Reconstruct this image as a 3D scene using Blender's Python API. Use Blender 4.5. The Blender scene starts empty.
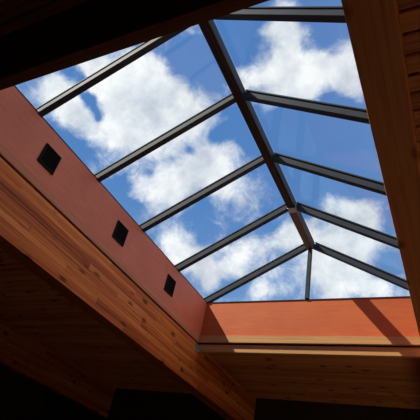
import bpy, bmesh, math, random
from mathutils import Vector, Matrix
random.seed(4)
C = bpy.context.scene
COL = C.collection
S = 2.0            # metres per fitted unit
EYE = 1.6          # camera height above the floor
def Z(z): return EYE + z * S

# ------------------------------------------------------------------ camera
YAW, PITCH, ROLL, FPX = 0.5712, 0.6306, -0.2331, 453.94
R = (Matrix.Rotation(YAW, 3, 'Z') @ Matrix.Rotation(PITCH, 3, 'X') @ Matrix.Rotation(ROLL, 3, 'Y'))
right, fwd, up = R.col[0], R.col[1], R.col[2]
cd = bpy.data.cameras.new('camera'); cam = bpy.data.objects.new('camera', cd); COL.objects.link(cam)
M4 = Matrix((right, up, -fwd)).transposed().to_4x4(); M4.translation = Vector((0, 0, EYE))
cam.matrix_world = M4
cd.sensor_width = 36; cd.lens = 36 * FPX / 420; cd.clip_start = 0.02
C.camera = cam

# ------------------------------------------------------------------ view
C.view_settings.view_transform = 'Standard'; C.view_settings.look = 'None'
C.view_settings.gamma = 1; C.view_settings.use_curve_mapping = False
C.view_settings.exposure = 0.0

# ------------------------------------------------------------------ sun
SUN = Vector((0.772, 0.417, -1.0)).normalized()
sd = bpy.data.lights.new('sun', 'SUN'); so = bpy.data.objects.new('sun', sd); COL.objects.link(so)
so.rotation_euler = SUN.to_track_quat('-Z', 'Y').to_euler(); so.location = (-6, -4, 12)
sd.energy = 9.0; sd.angle = math.radians(0.5); sd.color = (1.0, 0.93, 0.80)

# ------------------------------------------------------------------ sky with cumulus clouds
# (compass direction x, y, z of each cloud bank, angular spread in rad, density)
CLOUDS = [
    (-0.4999, 0.4378, 0.7473, 0.051, 1.30),
    (-0.5587, 0.4301, 0.7091, 0.050, 1.30),
    (-0.4572, 0.5022, 0.7340, 0.043, 1.20),
    (-0.5208, 0.5029, 0.6899, 0.047, 1.20),
    (-0.5838, 0.4763, 0.6575, 0.038, 1.00),
    (-0.4146, 0.5408, 0.7319, 0.022, 0.60),
    (-0.5774, 0.3726, 0.7265, 0.025, 0.80),
    (-0.6344, 0.4238, 0.6465, 0.025, 1.00),
    (-0.6436, 0.3866, 0.6605, 0.021, 0.90),
    (-0.6582, 0.3393, 0.6720, 0.020, 0.80),
    (-0.5846, 0.3514, 0.7313, 0.014, 0.90),
    (-0.6221, 0.3787, 0.6853, 0.012, 0.50),
    (-0.6035, 0.4007, 0.6893, 0.010, -1.20),
    (-0.6001, 0.4354, 0.6710, 0.011, -0.80),
    (-0.6153, 0.3470, 0.7078, 0.016, -0.80),
    (-0.6521, 0.4506, 0.6097, 0.025, -0.80),
    (-0.5039, 0.5966, 0.6246, 0.033, 1.00),
    (-0.5531, 0.5872, 0.5909, 0.022, 0.90),
    (-0.4329, 0.6117, 0.6622, 0.033, 1.10),
    (-0.3841, 0.6172, 0.6867, 0.026, 0.90),
    (-0.4363, 0.5819, 0.6863, 0.022, 0.50),
    (-0.3991, 0.6540, 0.6427, 0.026, 0.80),
    (-0.4919, 0.6373, 0.5932, 0.026, 0.90),
    (-0.5354, 0.6282, 0.5646, 0.018, 0.50),
    (-0.5963, 0.5597, 0.5755, 0.019, -0.90),
    (-0.6022, 0.5604, 0.5686, 0.006, 0.50),
    (-0.3964, 0.5784, 0.7130, 0.022, -0.80),
    (-0.4193, 0.4494, 0.7888, 0.042, -1.20),
    (-0.3313, 0.5972, 0.7305, 0.022, -0.70),
    (-0.3628, 0.6887, 0.6278, 0.022, 0.40),
    (-0.4575, 0.6769, 0.5767, 0.035, -0.90),
    (-0.4572, 0.6240, 0.6337, 0.031, 0.50),
    (-0.5290, 0.6741, 0.5156, 0.017, 0.70),
    (-0.4974, 0.7069, 0.5028, 0.026, 1.10),
    (-0.4614, 0.7446, 0.4824, 0.026, 1.00),
    (-0.4033, 0.7608, 0.5084, 0.026, 1.00),
    (-0.3549, 0.7647, 0.5378, 0.026, 0.90),
    (-0.2960, 0.7717, 0.5629, 0.022, 1.20),
    (-0.2652, 0.7678, 0.5832, 0.017, 1.00),
    (-0.3244, 0.7494, 0.5772, 0.015, -0.80),
    (-0.3833, 0.7411, 0.5512, 0.018, -0.60),
    (-0.3473, 0.8158, 0.4624, 0.019, 1.10),
    (-0.2902, 0.8285, 0.4789, 0.019, 0.40),
    (-0.3186, 0.8057, 0.4993, 0.015, 0.50),
    (-0.3969, 0.7942, 0.4601, 0.015, -0.60),
    (-0.2234, 0.8063, 0.5477, 0.032, 1.20),
    (-0.1800, 0.7975, 0.5758, 0.034, 1.20),
    (-0.1308, 0.8065, 0.5765, 0.029, 1.10),
    (-0.2105, 0.8513, 0.4806, 0.029, 1.20),
    (-0.1582, 0.8444, 0.5119, 0.027, 1.10),
    (-0.1132, 0.8672, 0.4849, 0.024, 1.10),
    (-0.1711, 0.8266, 0.5361, 0.013, -0.50),
    (-0.0870, 0.8434, 0.5302, 0.018, -1.00),
    (-0.1618, 0.7556, 0.6348, 0.030, 1.10),
    (-0.2022, 0.7492, 0.6307, 0.019, 1.00),
    (-0.1313, 0.7775, 0.6151, 0.025, 1.00),
    (-0.0932, 0.7962, 0.5978, 0.019, -0.30),
    (-0.2386, 0.7183, 0.6535, 0.011, 0.40),
    (-0.1978, 0.6737, 0.7121, 0.085, -1.40),
    (-0.1414, 0.7027, 0.6973, 0.063, -1.00),
    (-0.2266, 0.5194, 0.8239, 0.035, 1.20),
    (-0.2762, 0.5325, 0.8001, 0.032, 1.10),
    (-0.1737, 0.5588, 0.8109, 0.035, 1.20),
    (-0.1272, 0.5477, 0.8270, 0.024, 1.00),
    (-0.1219, 0.6014, 0.7896, 0.025, 0.90),
    (-0.3162, 0.5134, 0.7978, 0.019, 0.70),
    (-0.2265, 0.4609, 0.8581, 0.024, 0.80),
    (-0.2040, 0.4282, 0.8803, 0.018, 0.70),
    (-0.2204, 0.5827, 0.7823, 0.025, 0.80),
    (-0.3153, 0.4431, 0.8392, 0.029, -1.00),
    (-0.1546, 0.4893, 0.8583, 0.020, -0.90),
    (-0.1497, 0.4492, 0.8808, 0.027, -0.80),
    (-0.6648, 0.3560, 0.6567, 0.018, 0.70),
    (-0.6449, 0.3421, 0.6834, 0.016, 0.60),
    (-0.5907, 0.3473, 0.7283, 0.016, 0.70),
    (-0.4780, 0.3770, 0.7933, 0.021, -0.50),
    (-0.2233, 0.4483, 0.8655, 0.020, 0.50),
    (-0.3957, 0.6902, 0.6059, 0.044, 0.30),
    (-0.3194, 0.6898, 0.6498, 0.026, 0.35),
    (-0.4965, 0.6997, 0.5137, 0.022, 0.40),
    (-0.4492, 0.7641, 0.4630, 0.017, 0.60),
    (-0.3475, 0.8178, 0.4587, 0.017, 0.50),
    (-0.2112, 0.8552, 0.4733, 0.021, 0.50),
    (-0.2430, 0.8225, 0.5142, 0.019, 0.70),
    (-0.2628, 0.7902, 0.5536, 0.019, 0.40),
    (-0.2067, 0.5228, 0.8270, 0.045, 0.40),
    (-0.4864, 0.3998, 0.7769, 0.021, 0.30),
    (-0.1412, 0.6491, 0.7474, 0.042, -0.30),
    (-0.6040, 0.3713, 0.7052, 0.010, -1.20),
    (-0.6025, 0.3978, 0.6919, 0.010, -1.20),
    (-0.5988, 0.4256, 0.6785, 0.013, -1.00),
    (-0.5898, 0.4637, 0.6612, 0.013, -0.60),
    (-0.4555, 0.5725, 0.6818, 0.011, -0.80),
    (-0.4931, 0.5697, 0.6574, 0.013, -0.60),
    (-0.5397, 0.5730, 0.6168, 0.013, -0.60),
    (-0.4396, 0.6512, 0.6186, 0.013, -0.60),
    (-0.2158, 0.5623, 0.7983, 0.033, 0.40),
    (-0.1283, 0.5834, 0.8020, 0.024, 0.40),
    (-0.1092, 0.5560, 0.8240, 0.018, 0.40),
    (-0.2684, 0.4553, 0.8489, 0.014, 0.60),
    (-0.1678, 0.7874, 0.5932, 0.046, 0.30),
    (-0.1916, 0.6438, 0.7408, 0.053, -0.30),
]
W = bpy.data.worlds.new('sky'); C.world = W; W.use_nodes = True
nt = W.node_tree; nt.nodes.clear(); L = nt.links
def N(t, **k):
    n = nt.nodes.new(t)
    for a, b in k.items(): setattr(n, a, b)
    return n
def vmath(op, a, b=None):
    n = N('ShaderNodeVectorMath', operation=op)
    for i, v in enumerate((a, b)):
        if v is None: continue
        if isinstance(v, bpy.types.NodeSocket): L.new(v, n.inputs[i])
        else: n.inputs[i].default_value = v
    return n
def fmath(op, a, b=None, c=None, clamp=False):
    n = N('ShaderNodeMath', operation=op); n.use_clamp = clamp
    for i, v in enumerate((a, b, c)):
        if v is None: continue
        if isinstance(v, bpy.types.NodeSocket): L.new(v, n.inputs[i])
        else: n.inputs[i].default_value = v
    return n.outputs[0]
tc = N('ShaderNodeTexCoord').outputs['Generated']
def noise(vec, scale, detail, rough=0.55, dist=0.0):
    n = N('ShaderNodeTexNoise'); n.inputs['Scale'].default_value = scale; n.inputs['Detail'].default_value = detail
    n.inputs['Roughness'].default_value = rough; n.inputs['Distortion'].default_value = dist
    L.new(vec, n.inputs['Vector']); return n
dn = noise(tc, 9.0, 4.0)
sub = vmath('SUBTRACT', dn.outputs['Color'], (0.5, 0.5, 0.5))
sc = N('ShaderNodeVectorMath', operation='SCALE'); L.new(sub.outputs[0], sc.inputs[0]); sc.inputs['Scale'].default_value = 0.065
wd = vmath('NORMALIZE', vmath('ADD', tc, sc.outputs[0]).outputs[0]).outputs[0]
total = None
for (x, y, z, sg, amp) in CLOUDS:
    d = vmath('DOT_PRODUCT', wd, (x, y, z)).outputs['Value']
    k = 1 / (sg * sg)
    e = fmath('MULTIPLY', fmath('EXPONENT', fmath('MULTIPLY_ADD', d, k, -k)), amp)
    total = e if total is None else fmath('ADD', total, e)
n1 = noise(tc, 17.0, 10.0, 0.68, 0.3).outputs[0]
n2 = noise(tc, 5.0, 3.0, 0.5).outputs[0]
dens = fmath('ADD', total, fmath('MULTIPLY_ADD', n1, 3.1, -1.56))
mr = N('ShaderNodeMapRange', interpolation_type='SMOOTHSTEP'); L.new(dens, mr.inputs[0])
mr.inputs[1].default_value = -0.2; mr.inputs[2].default_value = 1.25
mask = mr.outputs[0]
sep = N('ShaderNodeSeparateXYZ'); L.new(tc, sep.inputs[0])
blue = N('ShaderNodeValToRGB'); L.new(sep.outputs['Z'], blue.inputs[0])
blue.color_ramp.elements[0].position = 0.0; blue.color_ramp.elements[0].color = (0.30, 0.47, 0.74, 1)
blue.color_ramp.elements[1].position = 1.0; blue.color_ramp.elements[1].color = (0.060, 0.190, 0.52, 1)
e_ = blue.color_ramp.elements.new(0.6); e_.color = (0.095, 0.250, 0.58, 1)
# cloud body: brighter rims, softly greyer thick cores
n3 = noise(tc, 9.0, 8.0, 0.6).outputs[0]
shade = N('ShaderNodeValToRGB'); L.new(n3, shade.inputs[0])
shade.color_ramp.elements[0].position = 0.36; shade.color_ramp.elements[0].color = (0.60, 0.66, 0.76, 1)
shade.color_ramp.elements[1].position = 0.60; shade.color_ramp.elements[1].color = (1.05, 1.06, 1.07, 1)
mx = N('ShaderNodeMix', data_type='RGBA'); L.new(mask, mx.inputs['Factor'])
L.new(blue.outputs[0], mx.inputs['A']); L.new(shade.outputs[0], mx.inputs['B'])
# added bright cloud bank, out of view to the right, lightens the left wall
fd = vmath('DOT_PRODUCT', tc, (0.78, 0.20, 0.60)).outputs['Value']
fb = fmath('EXPONENT', fmath('MULTIPLY_ADD', fd, 7.0, -7.0))
fill_bank = N('ShaderNodeMix', data_type='RGBA'); L.new(fb, fill_bank.inputs['Factor'])
L.new(mx.outputs['Result'], fill_bank.inputs['A']); fill_bank.inputs['B'].default_value = (1.5, 1.4, 1.3, 1)
bg = N('ShaderNodeBackground'); L.new(fill_bank.outputs['Result'], bg.inputs[0]); bg.inputs[1].default_value = 1.0
wo = N('ShaderNodeOutputWorld'); L.new(bg.outputs[0], wo.inputs[0])

# ------------------------------------------------------------------ materials
def mat(name):
    m = bpy.data.materials.new(name); m.use_nodes = True
    return m, m.node_tree, m.node_tree.nodes['Principled BSDF']
def tnode(t, ty, **k):
    n = t.nodes.new(ty)
    for a, b in k.items(): setattr(n, a, b)
    return n
def ramp(t, src, stops):
    r = tnode(t, 'ShaderNodeValToRGB'); t.links.new(src, r.inputs[0])
    els = r.color_ramp.elements
    els[0].position, els[0].color = stops[0][0], (*stops[0][1], 1)
    els[1].position, els[1].color = stops[-1][0], (*stops[-1][1], 1)
    for p, c in stops[1:-1]:
        e = els.new(p); e.color = (*c, 1)
    return r
def tnoise(t, vec, scale, detail=4, rough=0.6, vscale=None):
    if vscale:
        mp = tnode(t, 'ShaderNodeMapping'); mp.inputs['Scale'].default_value = vscale
        t.links.new(vec, mp.inputs['Vector']); vec = mp.outputs[0]
    n = tnode(t, 'ShaderNodeTexNoise'); n.inputs['Scale'].default_value = scale
    n.inputs['Detail'].default_value = detail; n.inputs['Roughness'].default_value = rough
    t.links.new(vec, n.inputs['Vector']); return n.outputs[0]
def mixc(t, f, a, b, mode='MIX'):
    m = tnode(t, 'ShaderNodeMix', data_type='RGBA', blend_type=mode)
    for s, v in (('Factor', f), ('A', a), ('B', b)):
        if isinstance(v, bpy.types.NodeSocket): t.links.new(v, m.inputs[s])
        elif s == 'Factor': m.inputs[s].default_value = v
        else: m.inputs[s].default_value = (*v, 1)
    return m.outputs['Result']
def bump(t, b, h, strength=0.3, dist=0.003):
    n = tnode(t, 'ShaderNodeBump'); n.inputs['Strength'].default_value = strength; n.inputs['Distance'].default_value = dist
    t.links.new(h, n.inputs['Height']); t.links.new(n.outputs[0], b.inputs['Normal'])
def wood(name, dark, mid, light, axis='Y', lam=None, rough=0.55, knots=True, island=False):
    """long-grained timber; axis = direction of the grain; lam = glued lamination thickness in z"""
    m, t, b = mat(name)
    pos = tnode(t, 'ShaderNodeTexCoord').outputs['Object']
    vs = {'X': (0.25, 18, 18), 'Y': (18, 0.25, 18)}[axis]
    if lam or island:
        sx = tnode(t, 'ShaderNodeSeparateXYZ'); t.links.new(pos, sx.inputs[0])
        if lam:
            f = tnode(t, 'ShaderNodeMath', operation='DIVIDE'); t.links.new(sx.outputs['Z'], f.inputs[0]); f.inputs[1].default_value = lam
            # each lamination is made of lengths finger-jointed end to end
            fl = tnode(t, 'ShaderNodeMath', operation='FLOOR'); t.links.new(f.outputs[0], fl.inputs[0])
            o1 = tnode(t, 'ShaderNodeMath', operation='MULTIPLY_ADD'); t.links.new(fl.outputs[0], o1.inputs[0]); o1.inputs[1].default_value = 0.37; t.links.new(sx.outputs[axis], o1.inputs[2])
            o2 = tnode(t, 'ShaderNodeMath', operation='DIVIDE'); t.links.new(o1.outputs[0], o2.inputs[0]); o2.inputs[1].default_value = 1.3
            o3 = tnode(t, 'ShaderNodeMath', operation='FLOOR'); t.links.new(o2.outputs[0], o3.inputs[0])
            cb = tnode(t, 'ShaderNodeCombineXYZ'); t.links.new(fl.outputs[0], cb.inputs[0]); t.links.new(o3.outputs[0], cb.inputs[1])
            wn = tnode(t, 'ShaderNodeTexWhiteNoise', noise_dimensions='3D'); t.links.new(cb.outputs[0], wn.inputs['Vector'])
            rnd, rcol = wn.outputs['Value'], wn.outputs['Color']
        else:
            g = tnode(t, 'ShaderNodeNewGeometry'); rnd = g.outputs['Random Per Island']
            wn = tnode(t, 'ShaderNodeTexWhiteNoise', noise_dimensions='1D'); t.links.new(rnd, wn.inputs['W']); rcol = wn.outputs['Color']
        sh = tnode(t, 'ShaderNodeVectorMath', operation='MULTIPLY_ADD'); t.links.new(rcol, sh.inputs[0]); sh.inputs[1].default_value = (7, 7, 7); t.links.new(pos, sh.inputs[2])
        gp = sh.outputs[0]
    else: rnd = None; gp = pos
    g1 = tnoise(t, gp, 3.0, 8, 0.7, vs)
    g2 = tnoise(t, gp, 11.0, 5, 0.7, vs)
    add = tnode(t, 'ShaderNodeMath', operation='MULTIPLY_ADD'); t.links.new(g2, add.inputs[0]); add.inputs[1].default_value = 0.45; t.links.new(g1, add.inputs[2])
    fac = add.outputs[0]
    if rnd is not None:
        a2 = tnode(t, 'ShaderNodeMath', operation='MULTIPLY_ADD'); t.links.new(rnd, a2.inputs[0]); a2.inputs[1].default_value = 0.22
        a3 = tnode(t, 'ShaderNodeMath', operation='SUBTRACT'); t.links.new(fac, a3.inputs[0]); a3.inputs[1].default_value = 0.11
        t.links.new(a3.outputs[0], a2.inputs[2]); fac = a2.outputs[0]
    col = ramp(t, fac, [(0.50, dark), (0.70, mid), (0.92, light)]).outputs[0]
    if lam:
        fr = tnode(t, 'ShaderNodeMath', operation='FRACT'); t.links.new(f.outputs[0], fr.inputs[0])
        ln = ramp(t, fr.outputs[0], [(0.0, (0.35, 0.3, 0.3)), (0.07, (1, 1, 1)), (1.0, (1, 1, 1))]).outputs[0]
        col = mixc(t, 0.75, col, ln, 'MULTIPLY')
    if knots:
        kv = {'X': (4.5, 8, 8), 'Y': (8, 4.5, 8)}[axis]
        mp = tnode(t, 'ShaderNodeMapping'); mp.inputs['Scale'].default_value = kv; t.links.new(gp, mp.inputs['Vector'])
        vo = tnode(t, 'ShaderNodeTexVoronoi'); vo.inputs['Scale'].default_value = 1.0; t.links.new(mp.outputs[0], vo.inputs['Vector'])
        kr = ramp(t, vo.outputs['Distance'], [(0.10, (0.14, 0.10, 0.08)), (0.16, (0.5, 0.38, 0.32)), (0.24, (1, 1, 1))]).outputs[0]
        col = mixc(t, 0.85, col, kr, 'MULTIPLY')
    t.links.new(col, b.inputs['Base Color']); b.inputs['Roughness'].default_value = rough
    b.inputs['Specular IOR Level'].default_value = 0.2
    bump(t, b, fac, 0.25)
    return m
def painted(name, c1, c2, rough=0.5, spec=0.4):
    """ply stained with a thin red wash: soft blotches and a faint grain"""
    m, t, b = mat(name)
    pos = tnode(t, 'ShaderNodeTexCoord').outputs['Object']
    a = tnoise(t, pos, 2.6, 5, 0.6); g = tnoise(t, pos, 5.0, 6, 0.65, (1.2, 1.2, 14))
    col = ramp(t, a, [(0.3, c1), (0.7, c2)]).outputs[0]
    gr = ramp(t, g, [(0.3, (0.84, 0.78, 0.76)), (0.7, (1, 1, 1))]).outputs[0]
    col = mixc(t, 1.0, col, gr, 'MULTIPLY')
    t.links.new(col, b.inputs['Base Color']); b.inputs['Roughness'].default_value = rough
    b.inputs['Specular IOR Level'].default_value = spec
    bump(t, b, g, 0.15, 0.002)
    return m
def plain(name, c, rough=0.5, metal=0.0, var=0.15, scale=12, spec=0.5):
    m, t, b = mat(name)
    pos = tnode(t, 'ShaderNodeTexCoord').outputs['Object']
    n = tnoise(t, pos, scale, 5)
    col = ramp(t, n, [(0.3, tuple(v * (1 - var) for v in c)), (0.7, tuple(min(1, v * (1 + var)) for v in c))]).outputs[0]
    t.links.new(col, b.inputs['Base Color']); b.inputs['Roughness'].default_value = rough; b.inputs['Metallic'].default_value = metal
    b.inputs['Specular IOR Level'].default_value = spec
    return m
M = {}
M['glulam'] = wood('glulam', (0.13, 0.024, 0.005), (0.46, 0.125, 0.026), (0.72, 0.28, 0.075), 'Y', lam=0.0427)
M['knotty'] = wood('knotty_beam_lit', (0.62, 0.18, 0.055), (0.84, 0.31, 0.11), (0.92, 0.44, 0.18), 'Y', lam=0.0427)  # glulam copy made paler, in place of missing bounce light from below
M['boards'] = wood('deck_boards', (0.20, 0.065, 0.022), (0.42, 0.155, 0.058), (0.54, 0.23, 0.09), 'X', island=True)
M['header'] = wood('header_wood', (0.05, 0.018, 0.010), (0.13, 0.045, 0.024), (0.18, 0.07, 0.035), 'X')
M['header_long'] = wood('darker_glulam', (0.12, 0.03, 0.010), (0.34, 0.10, 0.03), (0.46, 0.18, 0.06), 'Y', lam=0.0427)  # darker tone of glulam for the lower-left beam
M['rawtrim'] = wood('raw_trim', (0.30, 0.13, 0.045), (0.44, 0.215, 0.075), (0.54, 0.29, 0.11), 'X', knots=False)
M['rawtrimY'] = wood('raw_trim_long', (0.36, 0.15, 0.09), (0.46, 0.19, 0.115), (0.58, 0.25, 0.15), 'Y', knots=False)
M['ridgewood'] = wood('ridge_wood', (0.06, 0.035, 0.018), (0.13, 0.08, 0.045), (0.24, 0.16, 0.10), 'Y', knots=False)
M['ridgedark'] = wood('ridge_dark_wood', (0.02, 0.01, 0.006), (0.05, 0.022, 0.012), (0.09, 0.04, 0.02), 'Y', knots=False)
M['redwall'] = painted('red_wash', (0.55, 0.165, 0.095), (0.68, 0.21, 0.122), 0.5)
M['farwall'] = painted('sunlit_red_wash', (0.47, 0.095, 0.022), (0.54, 0.125, 0.032), 0.6, 0.2)  # red wash again; its sunlit orange tone is put into the colour
M['dark'] = plain('dark_room_wall', (0.03, 0.02, 0.015), 0.9)
M['bounce_wall'] = plain('pale_bounce_wall', (0.72, 0.66, 0.56), 0.85, 0, 0.05, 4)  # guessed finish, made pale to throw light back on the right beam
M['floor'] = wood('floor_wood', (0.52, 0.36, 0.22), (0.68, 0.49, 0.31), (0.76, 0.58, 0.38), 'X', knots=False)  # unseen; tone kept pale to bounce sunlight up onto the beams
M['roofing'] = plain('roofing', (0.12, 0.11, 0.10), 0.9)
M['metal'] = plain('dark_bronze_frame', (0.036, 0.043, 0.053), 0.65, 0.0, 0.2, 5, spec=0.08)
M['flash'] = plain('dark_flashing', (0.03, 0.027, 0.03), 0.6, spec=0.2)
M['black'] = plain('black_vent', (0.004, 0.004, 0.005), 0.7, spec=0.12)
M['gap'] = plain('shadow_gap_black', (0.006, 0.005, 0.004), 0.9, spec=0.1)  # flat black, stands for the shade in the joints
M['galv'] = plain('galvanised', (0.35, 0.38, 0.36), 0.45, 0.6)
def glass():
    m = bpy.data.materials.new('glass'); m.use_nodes = True; t = m.node_tree; t.nodes.clear()
    out = tnode(t, 'ShaderNodeOutputMaterial'); mix = tnode(t, 'ShaderNodeMixShader')
    tr = tnode(t, 'ShaderNodeBsdfTransparent'); gl = tnode(t, 'ShaderNodeBsdfGlossy')
    tr.inputs[0].default_value = (0.97, 0.985, 0.985, 1); gl.inputs['Roughness'].default_value = 0.03
    lw = tnode(t, 'ShaderNodeLayerWeight'); lw.inputs['Blend'].default_value = 0.5
    pw = tnode(t, 'ShaderNodeMath', operation='POWER'); t.links.new(lw.outputs['Facing'], pw.inputs[0]); pw.inputs[1].default_value = 4.0
    fr = tnode(t, 'ShaderNodeMath', operation='MULTIPLY_ADD'); t.links.new(pw.outputs[0], fr.inputs[0]); fr.inputs[1].default_value = 0.45; fr.inputs[2].default_value = 0.02
    t.links.new(fr.outputs[0], mix.inputs[0]); t.links.new(tr.outputs[0], mix.inputs[1]); t.links.new(gl.outputs[0], mix.inputs[2])
    t.links.new(mix.outputs[0], out.inputs[0]); return m
M['glass'] = glass()

# ------------------------------------------------------------------ mesh helpers
def box(bm, x0, x1, y0, y1, z0, z1, bev=0.0):
    vs = [bm.verts.new((x, y, z)) for x in (x0, x1) for y in (y0, y1) for z in (z0, z1)]
    fs = [(0, 1, 3, 2), (4, 6, 7, 5), (0, 4, 5, 1), (2, 3, 7, 6), (0, 2, 6, 4), (1, 5, 7, 3)]
    faces = [bm.faces.new([vs[i] for i in f]) for f in fs]
    if bev:
        es = list({e for f in faces for e in f.edges})
        bmesh.ops.bevel(bm, geom=es, offset=bev, segments=2, affect='EDGES', profile=0.5)
def bar(bm, a, b, w, h, upv, bev=0.0, off=0.0):
    """bar from a to b; w across, h along upv; off shifts along upv"""
    a, b = Vector(a), Vector(b); d = (b - a).normalized()
    side = d.cross(Vector(upv)).normalized(); u = side.cross(d).normalized()
    vs = []
    for p in (a, b):
        for s, q in ((-1, -1), (1, -1), (1, 1), (-1, 1)):
            vs.append(bm.verts.new(p + side * s * w / 2 + u * (q * h / 2 + off)))
    fs = [(3, 2, 1, 0), (4, 5, 6, 7)] + [(i, (i + 1) % 4, (i + 1) % 4 + 4, i + 4) for i in range(4)]
    faces = [bm.faces.new([vs[i] for i in f]) for f in fs]
    if bev:
        es = list({e for f in faces for e in f.edges})
        bmesh.ops.bevel(bm, geom=es, offset=bev, segments=2, affect='EDGES', profile=0.5)
def prism(bm, pts, thick):
    """closed slab: polygon pts extruded along `thick` (vector)"""
    lo = [bm.verts.new(Vector(p)) for p in pts]; hi = [bm.verts.new(Vector(p) + Vector(thick)) for p in pts]
    n = len(pts); bm.faces.new(lo[::-1]); bm.faces.new(hi)
    for i in range(n): bm.faces.new((lo[i], lo[(i + 1) % n], hi[(i + 1) % n], hi[i]))
def obj(name, bm, m, parent=None, origin=None):
    bmesh.ops.recalc_face_normals(bm, faces=bm.faces)
    if origin is not None: bmesh.ops.translate(bm, verts=bm.verts, vec=-Vector(origin))
    me = bpy.data.meshes.new(name); bm.to_mesh(me); bm.free(); me.materials.append(m)
    o = bpy.data.objects.new(name, me); COL.objects.link(o)
    if origin is not None: o.location = origin
    if parent: o.parent = parent
    return o
def struct(name, bm, m, parent=None, label=None):
    o = obj(name, bm, m, parent)
    if not parent: o['kind'] = 'structure'
    if label: o['label'] = label
    return o
def tag(o, label, cat, group=None):
    o['label'] = label; o['category'] = cat
    if group: o['group'] = group
    return o
def empty(name, loc=(0, 0, 0)):
    o = bpy.data.objects.new(name, None); COL.objects.link(o); o.location = loc; o.empty_display_size = 0.1
    return o
def new(): return bmesh.new()

# ------------------------------------------------------------------ dimensions (metres)
XL, XRT = -1.0911 * S, -0.0493 * S       # faces of the light well
XR = (XL + XRT) / 2 + .002                       # ridge
YN, YF = 0.2725 * S, 1.8748 * S           # near and far faces
ZC, ZR = Z(1.0), Z(1.299)                # kerb top, ridge
ZD = Z(0.785)                             # underside of the deck
ZB = Z(0.5863)                            # underside of the beams
BW = 0.062 * S                            # beam width
XBR = -0.0735 * S                         # inner face of right beam
RX0, RX1, RY0, RY1 = -5.6, 2.3, -2.4, 5.40  # the room

# ------------------------------------------------------------------ room shell
b = new(); box(b, RX0, RX1, RY0, RY1, -0.1, 0); struct('floor', b, M['floor'])
b = new(); box(b, RX0 - .1, RX0, RY0, RY1, -.1, ZD + .12); struct('wall_left', b, M['dark'])
b = new(); box(b, RX1, RX1 + .1, RY0, RY1, -.1, ZD + .12); struct('wall_right', b, M['bounce_wall'])  # unseen; set close and pale as a light reflector
b = new(); box(b, RX0 - .1, RX1 + .1, RY1, RY1 + .1, -.1, ZD + .12); struct('wall_far', b, M['dark'])
b = new(); box(b, RX0 - .1, RX1 + .1, RY0 - .1, RY0, -.1, ZD + .12); struct('wall_near', b, M['dark'])
# tongue and groove deck boards, running across the beams
b = new(); P = 0.0895
T = 0.04
hx0, hx1, hy0, hy1 = XL - 0.02, XRT + 0.02, YN - 0.02, YF + 0.02
y = RY0; G = 0.0035
def brd(x0, x1, y0, y1):
    # board with chamfered lower edges so that the grooves read from below
    c = 0.005
    prof = [(y0 + G + c, ZD), (y1 - G - c, ZD), (y1 - G, ZD + c), (y1 - G, ZD + .02), (y0 + G, ZD + .02), (y0 + G, ZD + c)]
    prism(b, [(x0, py, pz) for py, pz in prof], (x1 - x0, 0, 0))
while y < RY1 - 1e-6:
    y1 = min(y + P, RY1)
    if y1 > hy0 + 1e-6 and y < hy1 - 1e-6:
        if y < hy0 - 0.015: brd(RX0, RX1, y, hy0)
        if y1 > hy1 + 0.015: brd(RX0, RX1, hy1, y1)
        a, c_ = max(y, hy0), min(y1, hy1)
        if c_ - a > 0.02: brd(RX0, hx0, a, c_); brd(hx1, RX1, a, c_)
    else: brd(RX0, RX1, y, y1)
    y = y1
struct('ceiling', b, M['boards'], label='stained tongue and groove plank ceiling with dark grooves')
b = new(); z0, z1 = ZD + .02, ZD + .14
box(b, RX0 - .1, hx0, RY0 - .1, RY1 + .1, z0, z1); box(b, hx1, RX1 + .1, RY0 - .1, RY1 + .1, z0, z1)
box(b, hx0, hx1, RY0 - .1, hy0, z0, z1); box(b, hx0, hx1, hy1, RY1 + .1, z0, z1)
struct('roof', b, M['roofing'])
# light-well lining
TZ = Z(0.8165); TRZ = Z(0.812)
b = new(); box(b, XL - .02, XL, YN - .02, YF + .02, ZD, ZC); struct('wall_left_lightwell', b, M['redwall'], label='dark red stained panel lining the left side of the skylight well')
b = new(); box(b, XRT, XRT + .02, YN - .02, YF + .02, ZD, ZC); struct('wall_right_lightwell', b, M['farwall'])
b = new(); box(b, XL, XRT, YF, YF + .02, ZD, ZC); struct('wall_far_lightwell', b, M['farwall'], label='sunlit red stained panel toned orange at the far end of the skylight well')
b = new(); box(b, XL, XRT, YN - .02, YN, ZD, ZC); struct('wall_near_lightwell', b, M['farwall'])
# pale raw trims at the foot of the lining
b = new(); box(b, XL, XL + .006, YN, YF - .024, ZD, TRZ, .001); struct('trim_1', b, M['rawtrimY'], label='thin bare wood edge under the left red panel')
b = new(); box(b, XL + .0065, XRT, YF - .023, YF, ZD, Z(0.8185), .0015); struct('trim_2', b, M['rawtrim'], label='bare pale wood lip along the foot of the far panel')
# recessed joint between deck and beams, its shade filled in black
b = new(); box(b, XL - .10, XL - .012, YN, YF, ZD - .013, ZD); struct('joint_shade_1', b, M['gap'])
b = new(); box(b, XL + .004, XBR, YF + .004, YF + .03, ZD - .013, ZD); struct('joint_shade_2', b, M['gap'])

# ------------------------------------------------------------------ beams
def solid(o):
    o['kind'] = 'thing'      # a timber that could be lifted out, not part of the shell
    return o
def beam(x0, x1, top, label, y0=RY0, y1=RY1, group=None, m='glulam'):
    b = new(); box(b, x0, x1, y0, y1, ZB, top, .004)
    o = obj('glulam_beam', b, M[m], origin=((x0 + x1) / 2, 0, ZB))
    return solid(tag(o, label, 'beam', group))
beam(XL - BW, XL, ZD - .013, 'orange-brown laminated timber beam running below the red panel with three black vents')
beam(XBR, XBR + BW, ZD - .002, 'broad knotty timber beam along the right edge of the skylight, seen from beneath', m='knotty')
beam(-2.19 * S - BW / 2, -2.19 * S + BW / 2, ZD - .002, 'dark laminated beam in deep shadow at the lower left, beyond the vented panel beam', m='header_long')
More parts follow.
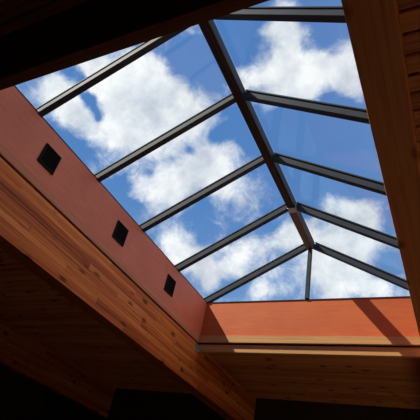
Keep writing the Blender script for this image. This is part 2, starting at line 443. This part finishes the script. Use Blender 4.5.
# near header between the beams
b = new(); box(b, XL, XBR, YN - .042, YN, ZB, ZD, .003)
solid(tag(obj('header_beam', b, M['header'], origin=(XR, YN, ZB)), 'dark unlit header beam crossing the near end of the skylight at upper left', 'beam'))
# far header / fascia
b = new(); box(b, XL + .003, XBR, YF, YF + .045, Z(.742), ZD - .013, .002)
tag(obj('fascia_board', b, M['rawtrim'], origin=(XR, YF, Z(.742))), 'narrow pale wood fascia board with a sunlit lower edge below the orange panel', 'board')
# joist hanger at its left end
h = empty('joist_hanger', (XL, YF, Z(.742)))
tag(h, 'small grey metal hanger plate where the far fascia board meets the laminated beam', 'bracket')
b = new(); box(b, 0, .003, -.055, 0, -.004, .062); box(b, 0, .03, -.003, 0, -.004, .062); box(b, 0.003, .03, 0, .045, -.004, 0)
obj('plate', b, M['galv'], h)
for k in range(3):
    b = new(); bmesh.ops.create_cone(b, cap_ends=True, segments=8, radius1=.004, radius2=.003, depth=.004,
                                     matrix=Matrix.Translation((.0045, -.03, .012 + .019 * k)) @ Matrix.Rotation(math.pi / 2, 4, 'Y'))
    obj('nail', b, M['galv'], h)

# ------------------------------------------------------------------ wall vents
def vent(yc, label):
    zc, w, hh = Z(.902), .146, .154
    t = empty('wall_vent', (XL, yc, zc)); tag(t, label, 'vent', 'square vents along the red panel')
    b = new(); f = .014; d = .010
    for (a0, a1, c0, c1) in ((-w/2, w/2, hh/2 - f, hh/2), (-w/2, w/2, -hh/2, -hh/2 + f), (-w/2, -w/2 + f, -hh/2 + f, hh/2 - f), (w/2 - f, w/2, -hh/2 + f, hh/2 - f)):
        box(b, 0, d, a0, a1, c0, c1, .0015)
    obj('frame', b, M['black'], t)
    b = new(); box(b, 0, .002, -w/2 + f, w/2 - f, -hh/2 + f, hh/2 - f); obj('backing', b, M['gap'], t)
    b = new(); n = 7; span = hh - 2 * f
    for k in range(n):
        z = -span / 2 + (k + .5) * span / n
        prism(b, [(.002, -w/2 + f, z + .006), (.009, -w/2 + f, z - .006), (.009, -w/2 + f, z - .0042), (.002, -w/2 + f, z + .0078)], (0, w - 2 * f, 0))
    obj('louver', b, M['black'], t)
    for sy in (-1, 1):
        b = new(); bmesh.ops.create_cone(b, cap_ends=True, segments=10, radius1=.004, radius2=.003, depth=.003,
                 matrix=Matrix.Translation((.0115, sy * (w/2 - f/2), 0)) @ Matrix.Rotation(math.pi / 2, 4, 'Y'))
        obj('screw', b, M['flash'], t)
vent(.687 * S, 'nearest and largest-looking square black vent at the left of the red panel')
vent(1.109 * S, 'middle square black vent of the three in the red panel')
vent(1.5175 * S, 'farthest square black vent, closest to the sunlit orange panel')

# ------------------------------------------------------------------ the glazed ridge skylight
SK = empty('skylight', (XR, (YN + YF) / 2, ZC))
tag(SK, 'glazed gabled skylight with dark metal ridge and rafters open to a cloudy blue sky', 'skylight')
INV = Vector(SK.location)
def sk(name, bm, m, parent=None, label=None):
    bmesh.ops.translate(bm, verts=bm.verts, vec=-INV)
    o = obj(name, bm, m, parent or SK)
    if label: o['label'] = label
    return o
YG0 = 0.5809 * S - 0.3236 * S             # near gable line
STEP = 0.3236 * S
ys = [YG0 + k * STEP for k in range(6)]
ys[0] += 0.02; ys[5] = YF + .005
RW, RH = 0.042, 0.046                      # rafters
b = new(); f = .003
box(b, XL - .03, XL + f, YN - .03, YF + .03, ZC, ZC + .006); box(b, XRT - f, XRT + .03, YN - .03, YF + .03, ZC, ZC + .006)
box(b, XL + f, XRT - f, YF - .006, YF + .03, ZC, ZC + .006); box(b, XL + f, XRT - f, YN - .03, YN + f, ZC, ZC + .006)
sk('curb_flashing', b, M['flash'])
slopeL = Vector((XR - XL, 0, ZR - ZC)).normalized(); nL = Vector((-slopeL.z, 0, slopeL.x))
slopeR = Vector((XR - XRT, 0, ZR - ZC)).normalized(); nR = Vector((-slopeR.z, 0, slopeR.x)); nR = nR if nR.z > 0 else -nR
for i, y in enumerate(ys):
    for (xf, sl, nn) in ((XL, slopeL, nL), (XRT, slopeR, nR)):
        a = Vector((xf, y, ZC + (.006 if xf == XL else -.012))) - sl * .045 ; c = Vector((XR, y, ZR + .006)) - sl * .03
        b = new(); bar(b, a, c, RW, RH, nn, .003, .012)
        r = sk('rafter', b, M['metal'])
        b = new(); bar(b, a, c, RW * 1.15, .012, nn, .002, .012 + RH / 2 + .016)
        sk('pressure_cap', b, M['metal'], r)
RGW, RGH = .072, .085
b = new(); bar(b, (XR, ys[0] - .02, ZR), (XR, ys[5] + .02, ZR), RGW, RGH, (0, 0, 1), .004, .022)
rg = sk('ridge_beam', b, M['metal'])
b = new(); bar(b, (XR, ys[0], ZR), (XR, ys[5], ZR), .022, .006, (0, 0, 1), .001, .022 - RGH / 2 - .003); sk('soffit_strip', b, M['ridgedark'], rg, 'thin brown strip under the ridge')
b = new(); bar(b, (XR + .002, ys[4] + .01, ZR), (XR + .002, ys[5], ZR), RGW + .004, .008, (0, 0, 1), .002, .022 - RGH / 2 - .0105)
sk('soffit_board', b, M['ridgewood'], rg, 'brown weathered board under the last bay of the ridge')
b = new(); box(b, XR - .03, XR + .052, ys[4] - .035, ys[4] + .03, ZR - .041, ZR - .030, .002); box(b, XR + .041, XR + .048, ys[4] - .035, ys[4] + .03, ZR - .041, ZR + .02, .001)
sk('splice_plate', b, M['galv'], rg, 'small bright splice plate on the ridge')
for y in (ys[0], ys[5]):
    b = new(); bar(b, (XR, y, ZC + .012), (XR, y, ZR - .03), .036, .04, (0, 1, 0), .002); sk('mullion', b, M['metal'])
TH = .008
for i in range(5):
    for (xf, sl, nn) in ((XL, slopeL, nL), (XRT, slopeR, nR)):
        o_ = nn * (.012 + RH / 2 + .001)
        p0 = Vector((xf, ys[i] + .004, ZC + .012)) + o_ - sl * .03; p1 = Vector((xf, ys[i + 1] - .004, ZC + .012)) + o_ - sl * .03
        q1 = Vector((XR, ys[i + 1] - .004, ZR + .012)) + o_ - sl * .045; q0 = Vector((XR, ys[i] + .004, ZR + .012)) + o_ - sl * .045
        b = new(); prism(b, [p0, p1, q1, q0], nn * TH); sk('glass_pane', b, M['glass'])
for y, s in ((ys[0], -1), (ys[5], 1)):
    for xf, g in ((XL, 1), (XRT, -1)):
        b = new(); prism(b, [(xf + g * .04, y + s * .012, ZC + .012), (XR - g * .018, y + s * .012, ZC + .012), (XR - g * .018, y + s * .012, ZR - .02)], (0, s * .006, 0))
        sk('glass_pane', b, M['glass'])
